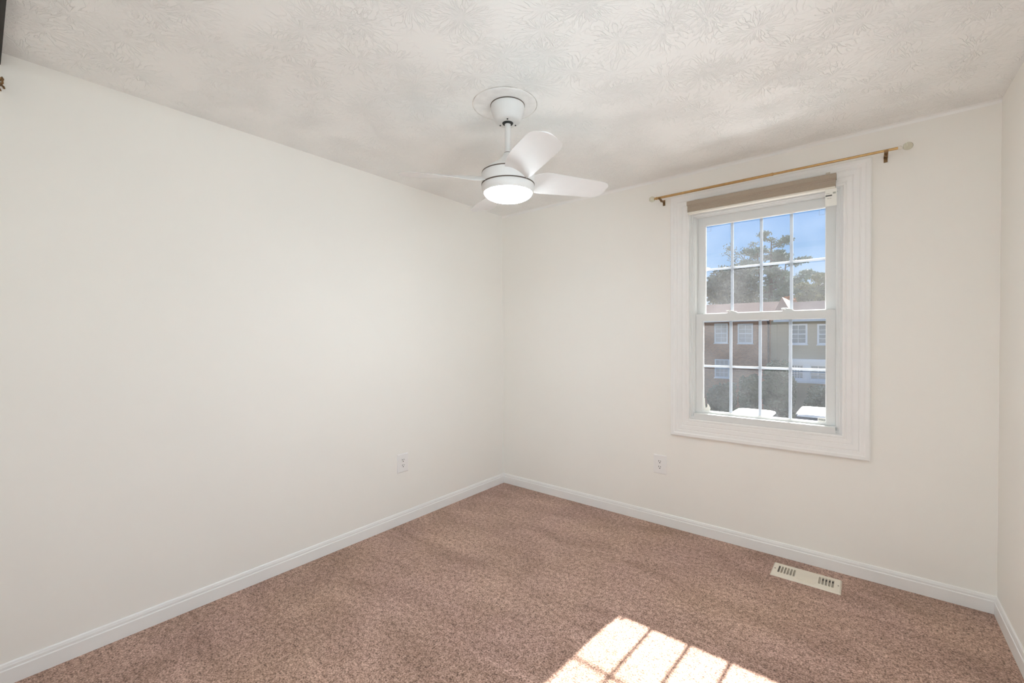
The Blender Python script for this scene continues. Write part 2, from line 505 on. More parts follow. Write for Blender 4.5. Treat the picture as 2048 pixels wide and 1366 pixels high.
# casing
CW = [(0.0, 0.0), (0.0, -0.013), (0.004, -0.017), (0.012, -0.017), (0.014, -0.0145), (0.018, -0.0145), (0.020, -0.017), (0.040, -0.0175), (0.042, -0.0155),
      (0.046, -0.0155), (0.048, -0.018), (0.072, -0.0185), (0.074, -0.0165), (0.078, -0.0165), (0.080, -0.019), (0.096, -0.0195), (0.102, -0.0225), (0.118, -0.0225), (0.123, -0.019), (0.125, 0.0)]
bm = frame_sweep(BM(), WX0, WX1, WZ0, WZ1, CW)
obj_from_bm('casing', bm, M['trim'], win, OW)
# vinyl main frame (steps back towards the sashes)
FI = 0.032
FP = [(0.0, -0.010), (-0.010, -0.012), (-0.013, -0.002), (-0.022, 0.000), (-0.0235, 0.010), (-0.029, 0.013), (-0.032, 0.028), (-0.032, 0.12), (0.0, 0.12)]
bm = frame_sweep(BM(), WX0, WX1, WZ0, WZ1, [(d, y) for d, y in FP])
box(bm, WX0+0.03, WX1-0.03, -0.011, 0.026, WZ0+0.001, WZ0+0.042)      # sill lip
# blind stops between the two sash tracks
box(bm, WX0+0.032, WX0+0.040, 0.060, 0.066, 0.815, 2.14); box(bm, WX1-0.040, WX1-0.032, 0.060, 0.066, 0.815, 2.14)
obj_from_bm('frame', bm, M['vinyl'], win, OW)

SX0, SX1 = 1.7085, 2.4775
MX = (1.922, 2.092, 2.255)
def sash(name, y0, y1, z0, z1, st, wb, wt, yg, gmat, zm, bead):
    bm = BM()
    rect_ring(bm, SX0, SX1, z0, z1, st, y0, y1, wb, wt)
    # sloping glazing bead
    gx0, gx1, gz0, gz1 = SX0+st, SX1-st, z0+wb, z1-wt
    frame_sweep(bm, gx0, gx1, gz0, gz1, [(0.002, y0+0.002), (-bead*0.35, y0+0.004), (-bead, yg-0.002), (-bead, yg+0.006), (-bead*0.35, y1-0.004), (0.002, y1-0.002)])
    s = obj_from_bm(name, bm, M['vinyl'], win, OW)
    bm = BM()
    box(bm, gx0-0.004, gx1+0.004, yg, yg+0.003, gz0-0.004, gz1+0.004)
    obj_from_bm('glass_pane', bm, gmat, s, OW)
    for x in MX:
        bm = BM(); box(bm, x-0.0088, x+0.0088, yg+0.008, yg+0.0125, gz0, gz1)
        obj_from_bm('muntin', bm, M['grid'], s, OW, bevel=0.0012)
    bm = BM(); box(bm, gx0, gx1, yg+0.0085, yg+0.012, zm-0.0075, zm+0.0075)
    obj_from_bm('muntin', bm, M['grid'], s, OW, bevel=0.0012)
    return s, (gx0, gx1, gz0, gz1)
low, GL = sash('lower_sash', 0.030, 0.062, 0.790, 1.4855, 0.0415, 0.040, 0.0435, 0.043, M['glass_low'], 1.136, 0.006)
upp, GU = sash('upper_sash', 0.066, 0.098, 1.447, 2.149, 0.048, 0.040, 0.062, 0.079, M['glass_up'], 1.788, 0.005)
# sash locks on the meeting rail
for x in (1.935, 2.245):
    bm = BM()
    box(bm, x-0.034, x+0.034, 0.034, 0.058, 1.485, 1.4885)
    for k in range(9):
        pass
    prof = [(-0.03, 0.0), (-0.022, 0.006), (-0.010, 0.0105), (0.010, 0.0115), (0.022, 0.007), (0.030, 0.0)]
    extrude_profile(bm, prof, lambda p, s: Vector((x+p[0], s, 1.488+p[1])), (0.036, 0.056))
    tube(bm, [(x+0.004, 0.046, 1.499), (x-0.020, 0.040, 1.503), (x-0.036, 0.036, 1.502)], [0.0045, 0.004, 0.0035], 8)
    obj_from_bm('sash_lock', bm, M['vinyl'], low, OW, smooth=True)
# tilt latches
for x in (SX0+0.028, SX1-0.028):
    bm = BM(); box(bm, x-0.020, x+0.020, 0.036, 0.056, 1.4855, 1.491)
    obj_from_bm('tilt_latch', bm, M['vinyl'], low, OW, bevel=0.002)
# night latch on the right stile of the upper sash
bm = BM(); box(bm, SX1-0.030, SX1-0.022, 0.0615, 0.066, 1.61, 1.66)
obj_from_bm('vent_latch', bm, M['vinyl'], upp, OW, bevel=0.001)
# etched corner stamps on the upper glass, small printed label and torn sticker on the lower glass
for x, z in ((GU[0]+0.022, GU[3]-0.026), (GU[1]-0.022, GU[3]-0.026)):
    bm = BM(); rect_ring(bm, x-0.014, x+0.014, z-0.016, z+0.016, 0.0012, 0.0782, 0.0788)
    obj_from_bm('corner_stamp', bm, simple('etched_line', (0.35, 0.45, 0.6), 0.6), upp, OW)
bm = BM(); x, z = GL[1]-0.022, GL[2]+0.016
rect_ring(bm, x-0.020, x+0.020, z-0.011, z+0.011, 0.004, 0.0420, 0.0428)
lab = obj_from_bm('glass_label', bm, M['paper'], low, OW)
bm = BM()
for k in range(3): box(bm, x-0.014, x+0.014, 0.0422, 0.0428, z-0.006+k*0.005, z-0.0035+k*0.005)
obj_from_bm('label_print', bm, M['ink_soft'], lab, OW)
bm = BM(); x, z = GL[0]+0.004, GL[2]+0.002
pts = [(0.0, 0.0), (0.040, 0.0), (0.044, 0.022), (0.036, 0.040), (0.026, 0.052), (0.023, 0.028), (0.014, 0.020), (0.010, 0.05), (0.008, 0.085), (0.0, 0.098)]
f1 = [bm.verts.new((x+a, 0.0418, z+b)) for a, b in pts]; f2 = [bm.verts.new((x+a, 0.0428, z+b)) for a, b in pts]
bm.faces.new(f1); bm.faces.new(list(reversed(f2)))
for i in range(len(pts)):
    j = (i+1) % len(pts); bm.faces.new((f1[i], f2[i], f2[j], f1[j]))
obj_from_bm('torn_sticker', bm, M['paper'], low, OW)

# ------------------------------------------------------------------ added_window (unseen, added on the right wall to light the room)
O2W = (W, (RY0+RY1)/2, 0.65)
w2 = thing('added_window', 'unseen white window added on the right wall to light the room', 'window', O2W, kind='structure')
def turn(bm):
    # build along x like window_1, then turn onto the right wall
    for v in bm.verts:
        x, y, z = v.co
        v.co = (W+y, x, z)
    return bm
obj_from_bm('casing', turn(frame_sweep(BM(), RY0, RY1, WZ0, WZ1, CW)), M['trim'], w2, O2W)
obj_from_bm('frame', turn(frame_sweep(BM(), RY0, RY1, WZ0, WZ1, FP)), M['vinyl'], w2, O2W)
for nm, y0, y1, z0, z1 in (('lower_sash', 0.030, 0.062, 0.79, 1.4855), ('upper_sash', 0.066, 0.098, 1.447, 2.149)):
    bm = rect_ring(BM(), RY0+0.033, RY1-0.033, z0, z1, 0.042, y0, y1)
    s2 = obj_from_bm(nm, turn(bm), M['vinyl'], w2, O2W)
    bm = BM(); box(bm, RY0+0.072, RY1-0.072, y0+0.015, y0+0.018, z0+0.04, z1-0.04)
    obj_from_bm('glass_pane', turn(bm), M['glass_up'], s2, O2W)

# ------------------------------------------------------------------ window shade (raised)
OS = (2.08, -0.0225, 2.19)
shd = thing('window_shade', 'raised taupe fabric window shade under the curtain rod', 'window shade', OS)
X0, X1 = 1.678, 2.481
bm = BM()
prof = [(-0.024, 2.232), (-0.066, 2.232), (-0.070, 2.228), (-0.070, 2.206), (-0.066, 2.203), (-0.024, 2.203)]
extrude_profile(bm, prof, lambda p, s: Vector((s, p[0], p[1])), (X0, X1))
obj_from_bm('headrail', bm, M['shade'], shd, OS)
bm = BM()
zz = np.linspace(2.203, 2.160, 9)
prof = [(-0.027, 2.203)]+[(-0.066 if i % 2 == 0 else -0.064, z) for i, z in enumerate(zz)]+[(-0.027, 2.160)]
extrude_profile(bm, prof, lambda p, s: Vector((s, p[0], p[1])), (X0+0.003, X1-0.003))
obj_from_bm('fabric_stack', bm, M['shade'], shd, OS)
bm = BM(); box(bm, X0+0.003, X1-0.003, -0.067, -0.027, 2.150, 2.160)
obj_from_bm('bottom_rail', bm, M['shade_edge'], shd, OS, bevel=0.002)
for x, big in ((1.735, 0), (2.442, 1)):
    bm = BM()
    box(bm, x-0.010, x+0.010, -0.062, -0.0235, 2.2325, 2.2350)
    box(bm, x-0.010, x+0.010, -0.026, -0.0235, 2.232, 2.246+0.008*big)
    lathe(bm, [(0.004, -0.032), (0.004, -0.026)], (x-0.003, 0, 2.241+0.006*big), axis='Y', seg=12)
    if big: lathe(bm, [(0.0035, -0.032), (0.0035, -0.026)], (x+0.006, 0, 2.247), axis='Y', seg=12)
    b = obj_from_bm('mount_bracket', bm, simple('clear_bracket', (0.55, 0.5, 0.42), 0.3, metal=0.3), shd, OS)
bm = BM()
box(bm, 2.4315, 2.4835, -0.0600, -0.0592, 2.056, 2.150)
tg = obj_from_bm('warning_tag', bm, M['paper'], shd, OS)
tg['label'] = 'white printed paper tag'
bm = BM()
box(bm, 2.4330, 2.4625, -0.0608, -0.0600, 2.1105, 2.1175)
for k in range(6):
    pass
a = obj_from_bm('tag_heading', bm, M['ink'], tg, OS)
for xa, xb, za, zb in ((2.434, 2.452, 2.1245, 2.1262), (2.441, 2.447, 2.097, 2.0995), (2.449, 2.452, 2.097, 2.0995), (2.454, 2.459, 2.097, 2.0995), (2.466, 2.479, 2.121, 2.131)):
    obj_from_bm('tag_print', box(BM(), xa, xb, -0.0606, -0.0600, za, zb), M['ink_soft'], tg, OS)

# ------------------------------------------------------------------ curtain rod
RY, RZ = -0.080, 2.291
OR = (2.1, 0.0, 2.29)
rod = thing('curtain_rod', 'thin brass curtain rod with glass ball ends above the window', 'curtain rod', OR)
bm = BM(); lathe(bm, [(0.0080, 1.478), (0.0080, 2.172)], (0, RY, RZ), axis='X', seg=20)
obj_from_bm('outer_tube', bm, M['brass'], rod, OR, smooth=True)
bm = BM(); lathe(bm, [(0.0066, 2.165), (0.0066, 2.742)], (0, RY, RZ), axis='X', seg=20)
obj_from_bm('inner_tube', bm, M['brass'], rod, OR, smooth=True)
bm = BM(); lathe(bm, [(0.0078, 2.168), (0.0088, 2.169), (0.0088, 2.180), (0.0070, 2.182)], (0, RY, RZ), axis='X', seg=20)
obj_from_bm('joint_collar', bm, M['brass'], rod, OR, smooth=True)
for x, sgn in ((1.478, -1), (2.742, 1)):
    bm = BM()
    lathe(bm, [(0.0070, -0.006*sgn), (0.0098, -0.005*sgn), (0.0098, 0.004*sgn), (0.0065, 0.008*sgn), (0.0080, 0.012*sgn), (0.0060, 0.018*sgn)], (x, RY, RZ), axis='X', seg=20)
    col = obj_from_bm('finial_collar', bm, M['brass'] if sgn < 0 else M['shade_edge'], rod, OR, smooth=True)
    bm = BM()
    cx_ = x+sgn*0.032
    prof = [(0.0195*math.sin(a), -0.0205*math.cos(a)) for a in np.linspace(0.05, PI-0.05, 16)]
    lathe(bm, prof, (cx_, RY, RZ), axis='X', seg=28)
    obj_from_bm('glass_ball', bm, M['finial'], col, OR, smooth=True, angle=60)
for x in (1.502, 2.690):
    bm = BM()
    box(bm, x-0.008, x+0.008, -0.003, 0.0, 2.254, 2.292)
    # arm and cradle: a bent strap
    path = [(-0.002, 2.278), (-0.040, 2.276), (-0.062, 2.279), (-0.072, 2.2820), (-0.088, 2.2815), (-0.0925, 2.290)]
    prof = path+[(y, z-0.0022) for y, z in reversed(path)]
    extrude_profile(bm, prof, lambda p, s: Vector((s, p[0], p[1])), (x-0.0085, x+0.0085))
    tube(bm, [(x, -0.060, 2.278), (x, -0.063, 2.266)], 0.0035, 10)
    lathe(bm, [(0.0032, -0.006), (0.0032, -0.003)], (x, 0, 2.260), axis='Y', seg=10)
    obj_from_bm('wall_bracket', bm, M['darkbrass'], rod, OR)

# ------------------------------------------------------------------ unseen ceiling lamp added behind the camera to brighten the room
OC = (2.55, -3.42, HC)
cl = thing('added_ceiling_lamp', 'unseen round lamp added on the ceiling behind the camera to brighten the room', 'ceiling lamp', OC)
bm = BM(); lathe(bm, [(0.15, HC), (0.15, HC-0.03), (0.142, HC-0.036), (0.12, HC-0.036)], (OC[0], OC[1], 0), seg=40)
obj_from_bm('lamp_base', bm, M['fan'], cl, OC, smooth=True)
bm = BM(); lathe(bm, [(0.139, HC-0.034)]+[(0.139*math.cos(t*PI/24)+0.0005, HC-0.034-0.075*math.sin(t*PI/24)) for t in range(1, 13)], (OC[0], OC[1], 0), seg=40)
lm = lens(); lm.name = 'added_ceiling_lamp_lens'
lm.node_tree.nodes['Principled BSDF'].inputs['Emission Strength'].default_value = ADDED_LAMP_STRENGTH
obj_from_bm('lamp_shade', bm, lm, cl, OC, smooth=True)

# ------------------------------------------------------------------ electrical outlets
def outlet(name, label, loc, rot):
    t = thing(name, label, 'outlet', loc, 'electrical outlets')
    t.rotation_euler = (0, 0, rot)
    bm = BM(); hw, hh = 0.047, 0.067
    prof = [(0.0, 0.0), (0.0, -0.003), (-0.004, -0.0062), (-0.0075, -0.0068)]
    rings = []
    for d, y in prof: rings.append([bm.verts.new(v) for v in ((-hw-d, y, -hh-d), (hw+d, y, -hh-d), (hw+d, y, hh+d), (-hw-d, y, hh+d))])
    for a, b in zip(rings[:-1], rings[1:]):
        for i in range(4):
            j = (i+1) % 4; bm.faces.new((a[i], a[j], b[j], b[i]))
    bm.faces.new(rings[-1]); bm.faces.new(list(reversed(rings[0])))
    obj_from_bm('cover_plate', bm, M['plate'], t)
    for zc in (0.0195, -0.0195):
        bm = BM()
        ring = []
        for k in range(32):
            a = 2*PI*k/32
            ring.append((0.0172*math.cos(a), max(-0.0142, min(0.0142, 0.0172*math.sin(a)))+zc))
        extrude_profile(bm, ring, lambda p, s: Vector((p[0], s, p[1])), (-0.006, -0.0088))
        rc = obj_from_bm('receptacle', bm, M['plate'], t)
        bm = BM()
        box(bm, -0.0083, -0.0048, -0.0093, -0.0086, zc+0.0000, zc+0.0100)
        box(bm, 0.0048, 0.0080, -0.0093, -0.0086, zc+0.0006, zc+0.0094)
        lathe(bm, [(0.0036, -0.0093), (0.0036, -0.0086)], (0, 0, zc-0.0072), axis='Y', seg=16)
        obj_from_bm('slots', bm, M['slot'], rc)
    bm = BM(); lathe(bm, [(0.003, -0.0066), (0.003, -0.0078), (0.002, -0.0082)], (0, 0, 0), axis='Y', seg=16)
    obj_from_bm('cover_screw', bm, M['plate'], t)
    return t
outlet('electrical_outlet', 'white duplex outlet low on the long blank wall left of the corner', (0.0, -1.117, 0.437), PI/2)
outlet('electrical_outlet', 'white duplex outlet low on the wall below the left side of the window', (1.471, 0.0, 0.428), 0)

# ------------------------------------------------------------------ floor register
OV = (2.357, -0.191, 0.0)
ven = thing('floor_register', 'cream metal floor register with two groups of slots set in the carpet', 'floor vent', OV)
VX0, VX1, VY0, VY1 = 2.197, 2.517, -0.271, -0.112
ZT = 0.0085
slotsL = [2.2265+i*0.0145 for i in range(6)]
slotsR = [2.4165+i*0.0145 for i in range(5)]
SY0, SY1 = -0.228, -0.146
SWD = 0.0095
bm = BM()
xs = [VX0]
for s in slotsL+slotsR: xs += [s, s+SWD]
xs.append(VX1)
for i in range(0, len(xs)-1, 2): box(bm, xs[i], xs[i+1], VY0+0.006, VY1-0.006, 0.003, ZT) if 0 < i < len(xs)-2 else None
box(bm, VX0+0.006, slotsL[0], VY0+0.006, VY1-0.006, 0.003, ZT); box(bm, slotsR[-1]+SWD, VX1-0.006, VY0+0.006, VY1-0.006, 0.003, ZT)
for s in slotsL+slotsR:
    box(bm, s, s+SWD, VY0+0.006, SY0, 0.003, ZT); box(bm, s, s+SWD, SY1, VY1-0.006, 0.003, ZT)
# sloped rim
rings = []
for d, z in ((0.0, 0.0), (0.0, 0.002), (0.006, ZT), (0.006, 0.003)):
    rings.append([bm.verts.new(v) for v in ((VX0+d, VY0+d, z), (VX1-d, VY0+d, z), (VX1-d, VY1-d, z), (VX0+d, VY1-d, z))])
for a, b in zip(rings[:-1], rings[1:]):
    for i in range(4):
        j = (i+1) % 4; bm.faces.new((a[i], a[j], b[j], b[i]))
# raised blank panel in the middle
box(bm, 2.318, 2.408, VY0+0.030, VY1-0.030, ZT-0.001, ZT+0.0012)
obj_from_bm('face_plate', bm, M['vent'], ven, OV)
bm = BM(); box(bm, VX0+0.02, VX1-0.02, SY0-0.006, SY1+0.006, 0.0005, 0.0022)
obj_from_bm('duct_recess', bm, M['vent_in'], ven, OV)
for s in slotsL+slotsR:
    bm = BM()
    extrude_profile(bm, [(s+0.0005, 0.0025), (s+0.0015, 0.0025), (s+0.0080, 0.0070), (s+0.0070, 0.0072)], lambda p, q: Vector((p[0], q, p[1])), (SY0, SY1))
    obj_from_bm('louver', bm, M['louver'], ven, OV)
for i, s in enumerate(slotsR[1:]):
    bm = BM(); box(bm, s+0.001, s+0.0075, -0.176, -0.160, 0.0068, 0.0078)
    obj_from_bm('damper_gap', bm, M['vent_dark'], ven, OV)
bm = BM(); box(bm, slotsL[0]+0.0005, slotsL[0]+0.004, SY0+0.004, SY1-0.004, 0.0068, 0.0078)
obj_from_bm('damper_gap', bm, M['vent_dark'], ven, OV)
for x in (VX0+0.014, VX1-0.014):
    bm = BM(); lathe(bm, [(0.0035, ZT-0.001), (0.0035, ZT+0.0008), (0.002, ZT+0.0014)], (x, -0.191, 0), seg=14)
    obj_from_bm('screw', bm, M['vent_in'], ven, OV)

# ------------------------------------------------------------------ ceiling fan
OF = (FX, FY, 2.436)
fan = thing('ceiling_fan', 'white four-blade ceiling fan with a lit round lamp on a short rod', 'ceiling fan', OF)
bm = BM()
lathe(bm, [(0.0785, 2.4415), (0.0800, 2.436), (0.0800, 2.424), (0.0785, 2.416), (0.066, 2.378), (0.060, 2.366), (0.052, 2.360), (0.026, 2.358), (0.026, 2.366)], (FX, FY, 0), seg=64)
can = obj_from_bm('canopy', bm, M['fan'], fan, OF, smooth=True, angle=40)
bm = BM(); lathe(bm, [(0.0805, 2.4417), (0.0815, 2.4405), (0.0815, 2.4375), (0.0795, 2.437)], (FX, FY, 0), seg=64)
obj_from_bm('canopy_gap', bm, M['seam'], can, OF)
for a in (0.2, 0.2+2*PI/3, 0.2+4*PI/3):
    bm = BM(); lathe(bm, [(0.0035, 2.356), (0.0035, 2.361)], (FX+0.042*math.cos(a-1.1), FY+0.042*math.sin(a-1.1), 0), seg=12)
    obj_from_bm('canopy_screw', bm, M['black'], can, OF)
bm = BM(); lathe(bm, [(0.0255, 2.372), (0.0262, 2.3585), (0.024, 2.354), (0.017, 2.352)], (FX, FY, 0), seg=32)
obj_from_bm('hanger_ball', bm, M['black'], fan, OF, smooth=True)
bm = BM(); lathe(bm, [(0.0142, 2.365), (0.0142, 2.205)], (FX, FY, 0), seg=32)
obj_from_bm('downrod', bm, M['fan'], fan, OF, smooth=True)
bm = BM(); lathe(bm, [(0.0175, 2.2175), (0.0185, 2.2165), (0.0185, 2.2145), (0.0175, 2.2135)], (FX, FY, 0), seg=32)
obj_from_bm('rod_gasket', bm, M['seam'], fan, OF)
# flared upper cover
bm = BM()
lathe(bm, [(0.0150, 2.2150), (0.0200, 2.2140), (0.0215, 2.209), (0.026, 2.200), (0.034, 2.191), (0.050, 2.177), (0.072, 2.160), (0.096, 2.144), (0.114, 2.132), (0.122, 2.126), (0.1245, 2.121), (0.1200, 2.119)], (FX, FY, 0), seg=72)
obj_from_bm('upper_cover', bm, M['fan'], fan, OF, smooth=True, angle=50)
bm = BM(); lathe(bm, [(0.110, 2.1210), (0.1252, 2.1210), (0.1256, 2.1158), (0.110, 2.1158)], (FX, FY, 0), seg=72)
obj_from_bm('seam_ring', bm, M['seam'], fan, OF)
bm = BM()
lathe(bm, [(0.115, 2.1165), (0.1248, 2.1160), (0.1258, 2.113), (0.1262, 2.068), (0.1252, 2.0642), (0.115, 2.0635)], (FX, FY, 0), seg=72)
obj_from_bm('motor_housing', bm, M['fan'], fan, OF, smooth=True, angle=50)
bm = BM(); lathe(bm, [(0.110, 2.0665), (0.1268, 2.0665), (0.1268, 2.0615), (0.110, 2.0615)], (FX, FY, 0), seg=72)
obj_from_bm('seam_ring', bm, M['seam'], fan, OF)
bm = BM()
lathe(bm, [(0.110, 2.0620), (0.1252, 2.0612), (0.1264, 2.056), (0.1255, 2.044), (0.1225, 2.034), (0.1185, 2.027), (0.1165, 2.0245), (0.1140, 2.0250), (0.100, 2.036)], (FX, FY, 0), seg=72)
obj_from_bm('light_housing', bm, M['fan'], fan, OF, smooth=True, angle=50)
bm = BM()
prof = [(0.1142, 2.0262)]
for k in range(1, 13):
    t = k/12
    prof.append((0.1142*math.cos(t*PI/2)+0.0004, 2.0262-0.038*math.sin(t*PI/2)))
lathe(bm, prof, (FX, FY, 0), seg=72)
ln = obj_from_bm('light_lens', bm, lens(), fan, OF, smooth=True, angle=60)
ln['label'] = 'glowing white round lamp lens'

def blade_bm(ang):
    """one twisted blade; the clockwise edge rides high."""
    rs = [0.105, 0.122, 0.15, 0.18, 0.22, 0.27, 0.32, 0.37, 0.42, 0.46, 0.49, 0.510, 0.522, 0.530]
    def ip(r, tab):
        # smooth cubic interpolation through the table
        n_ = len(tab)
        k = max(i for i in range(n_-1) if tab[i][0] <= r+1e-9)
        (x0, v0), (x1, v1) = tab[k], tab[k+1]
        def slope(i):
            a, b = tab[max(i-1, 0)], tab[min(i+1, n_-1)]
            return (b[1]-a[1])/(b[0]-a[0])
        h = x1-x0; t = min(1, (r-x0)/h); m0, m1 = slope(k)*h, slope(k+1)*h
        return (2*t**3-3*t*t+1)*v0+(t**3-2*t*t+t)*m0+(-2*t**3+3*t*t)*v1+(t**3-t*t)*m1
    lead = [(0.10, -0.050), (0.15, -0.062), (0.22, -0.072), (0.32, -0.078), (0.42, -0.077), (0.49, -0.073), (0.515, -0.063), (0.530, -0.038)]
    trail = [(0.10, 0.050), (0.15, 0.056), (0.22, 0.060), (0.32, 0.068), (0.42, 0.073), (0.46, 0.073), (0.49, 0.068), (0.515, 0.050), (0.530, 0.020)]
    pitch = [(0.10, 20.0), (0.17, 27.0), (0.26, 20.5), (0.38, 14.0), (0.53, 11.5)]
    zc = [(0.10, 2.084), (0.2, 2.084), (0.35, 2.082), (0.53, 2.080)]
    bm = BM(); NJ = 10
    top, bot = [], []
    ca, sa = math.cos(ang), math.sin(ang)
    for r in rs:
        full = r; r = 0.105+(r-0.105)*0.945
        l, t, p, z0 = ip(full, lead), ip(full, trail), math.radians(ip(full, pitch)), ip(full, zc)
        rt_, rb_ = [], []
        for j in range(NJ+1):
            s = j/NJ
            v = l+(t-l)*s
            camber = 0.010*4*s*(1-s)*(1-0.5*(r-0.1)/0.43)
            th = 0.0045*(0.25+0.75*math.sqrt(max(0, 4*s*(1-s))))
            zz = z0-v*math.tan(p)*0.95
            vv = v*math.cos(p)**0.3
            for lst, dz in ((rt_, camber+th/2), (rb_, camber-th/2)):
                lst.append(bm.verts.new((FX+r*ca-vv*sa, FY+r*sa+vv*ca, zz+dz)))
        top.append(rt_); bot.append(rb_)
    for i in range(len(rs)-1):
        for j in range(NJ):
            bm.faces.new((top[i][j], top[i+1][j], top[i+1][j+1], top[i][j+1]))
            bm.faces.new((bot[i][j], bot[i][j+1], bot[i+1][j+1], bot[i+1][j]))
        bm.faces.new((top[i][0], bot[i][0], bot[i+1][0], top[i+1][0]))
        bm.faces.new((top[i][NJ], top[i+1][NJ], bot[i+1][NJ], bot[i][NJ]))
    for i in (0, len(rs)-1):
        for j in range(NJ):
            f = (top[i][j], top[i][j+1], bot[i][j+1], bot[i][j])
            bm.faces.new(f if i == 0 else tuple(reversed(f)))
    return bm
for a in (-129, 54, 149, -32):
    obj_from_bm('blade', blade_bm(math.radians(a)), M['fan'], fan, OF, smooth=True, angle=50)

# ================================================================== OUTSIDE
rng = random.Random(7)
GZ = -3.05
M['grass'] = simple('lawn', (0.075, 0.09, 0.04), 0.9, noise=0.4, scale=6, spec=0.0)
M['asphalt'] = simple('asphalt', (0.06, 0.06, 0.064), 0.9, noise=0.2, scale=30, spec=0.0)
def brick():
    m, n, b = new_mat('brown_brick')
    t = N(n, 'ShaderNodeTexCoord'); mp = N(n, 'ShaderNodeMapping'); mp.inputs['Rotation'].default_value = (PI/2, 0, 0)
    br = N(n, 'ShaderNodeTexBrick'); br.inputs['Scale'].default_value = 4.2
    br.inputs['Color1'].default_value = (0.44, 0.215, 0.115, 1); br.inputs['Color2'].default_value = (0.33, 0.165, 0.095, 1)
    br.inputs['Mortar'].default_value = (0.33, 0.28, 0.24, 1); br.inputs['Mortar Size'].default_value = 0.02
    n.links.new(t.outputs['Object'], mp.inputs[0]); n.links.new(mp.outputs[0], br.inputs['Vector'])
    n.links.new(br.outputs['Color'], b.inputs['Base Color']); b.inputs['Roughness'].default_value = 0.9
    return m
M['brick'] = brick()
def siding():
    m, n, b = new_mat('taupe_siding')
    t = N(n, 'ShaderNodeTexCoord'); s = N(n, 'ShaderNodeSeparateXYZ'); n.links.new(t.outputs['Object'], s.inputs[0])
    fr = math_node(n, 'FRACT', math_node(n, 'MULTIPLY', s.outputs['Z'], 6.0))
    bp = N(n, 'ShaderNodeBump'); bp.inputs['Strength'].default_value = 0.6; bp.inputs['Distance'].default_value = 0.03
    n.links.new(fr, bp.inputs['Height']); n.links.new(bp.outputs[0], b.inputs['Normal'])
    b.inputs['Base Color'].default_value = (0.43, 0.355, 0.245, 1); b.inputs['Roughness'].default_value = 0.8
    return m
M['siding'] = siding()
M['roof'] = simple('pinkish_shingles', (0.085, 0.066, 0.064), 0.95, noise=0.2, scale=8, spec=0.0)
M['roof2'] = simple('grey_shingles', (0.065, 0.054, 0.056), 0.95, noise=0.25, scale=8, spec=0.0)
M['ext_white'] = simple('white_exterior_trim', (0.78, 0.78, 0.78), 0.6)
M['ext_pane'] = simple('far_window_glass', (0.22, 0.24, 0.25), 0.1)
M['curtain'] = simple('far_window_blind', (0.52, 0.50, 0.47), 0.7, noise=0.1, scale=5)
M['leaf_dark'] = simple('evergreen_needles', (0.12, 0.15, 0.10), 0.9, noise=0.5, scale=2)
M['leaf_pine'] = simple('pine_needles', (0.15, 0.20, 0.16), 0.9, noise=0.4, scale=1)
M['leaf_olive'] = simple('olive_leaves', (0.20, 0.21, 0.11), 0.9, noise=0.4, scale=1)
M['leaf_grey'] = simple('dense_grey_green_leaves', (0.17, 0.19, 0.14), 0.9, noise=0.4, scale=1)
M['leaf_orange'] = simple('autumn_leaves', (0.38, 0.20, 0.09), 0.9, noise=0.3, scale=2)
M['bark'] = simple('bark', (0.11, 0.09, 0.075), 0.95, noise=0.3, scale=5)
M['car_white'] = simple('white_car_paint', (0.82, 0.82, 0.83), 0.35)
M['car_glass'] = simple('car_window_glass', (0.03, 0.035, 0.04), 0.15)
M['tyre'] = simple('tyre_rubber', (0.02, 0.02, 0.02), 0.8)

struct('ground', box(BM(), -60, 60, 0.5, 110, GZ-0.3, GZ), M['grass'])
# unseen white reflector added below the sill, bouncing sun up onto the ceiling
bm = BM()
extrude_profile(bm, [(0.14, 0.56), (2.9, -0.12), (2.9, -0.24), (0.14, 0.40)], lambda p, s: Vector((s, p[0], p[1])), (-0.6, 4.6))
for x in (-0.5, 2.0, 4.5): box(bm, x-0.07, x+0.07, 2.7, 2.84, GZ, -0.15)
struct('added_reflector', bm, simple('white_reflector', (0.86, 0.87, 0.88), 0.8))
struct('parking_lot', box(BM(), -40, 40, 6, 20.5, GZ-0.01, GZ+0.02), M['asphalt'])

def far_window(parent, O, y, x0, x1, z0, z1, pane, cols=2, rows=2, fw_=0.07):
    bm = BM()
    rect_ring(bm, x0, x1, z0, z1, fw_, y-0.06, y+0.04)
    box(bm, x0-0.03, x1+0.03, y-0.10, y+0.0, z0-0.05, z0)
    zm = (z0+z1)/2
    box(bm, x0+fw_, x1-fw_, y-0.045, y+0.02, zm-0.028, zm+0.028)
    for k in range(1, cols):
        x = x0+fw_+(x1-x0-2*fw_)*k/cols; box(bm, x-0.012, x+0.012, y-0.035, y+0.01, z0+fw_, z1-fw_)
    for seg0, seg1 in ((z0+fw_, zm), (zm, z1-fw_)):
        for k in range(1, rows):
            z = seg0+(seg1-seg0)*k/rows; box(bm, x0+fw_, x1-fw_, y-0.033, y+0.01, z-0.012, z+0.012)
    w = obj_from_bm('window', bm, M['ext_white'], parent, O)
    bm = BM(); box(bm, x0+fw_*0.8, x1-fw_*0.8, y-0.015, y+0.015, z0+fw_*0.8, z1-fw_*0.8)
    obj_from_bm('pane', bm, pane, w, O)
    return w

YF = 26.0
def gable_roof(bm, x0, x1, y0, yr, y1, ze, zr, th=0.12):
    prof = [(y0, ze), (yr, zr), (y1, ze), (y1, ze-th), (yr, zr-th-0.02), (y0, ze-th)]
    return extrude_profile(bm, prof, lambda p, s: Vector((s, p[0], p[1])), (x0, x1))

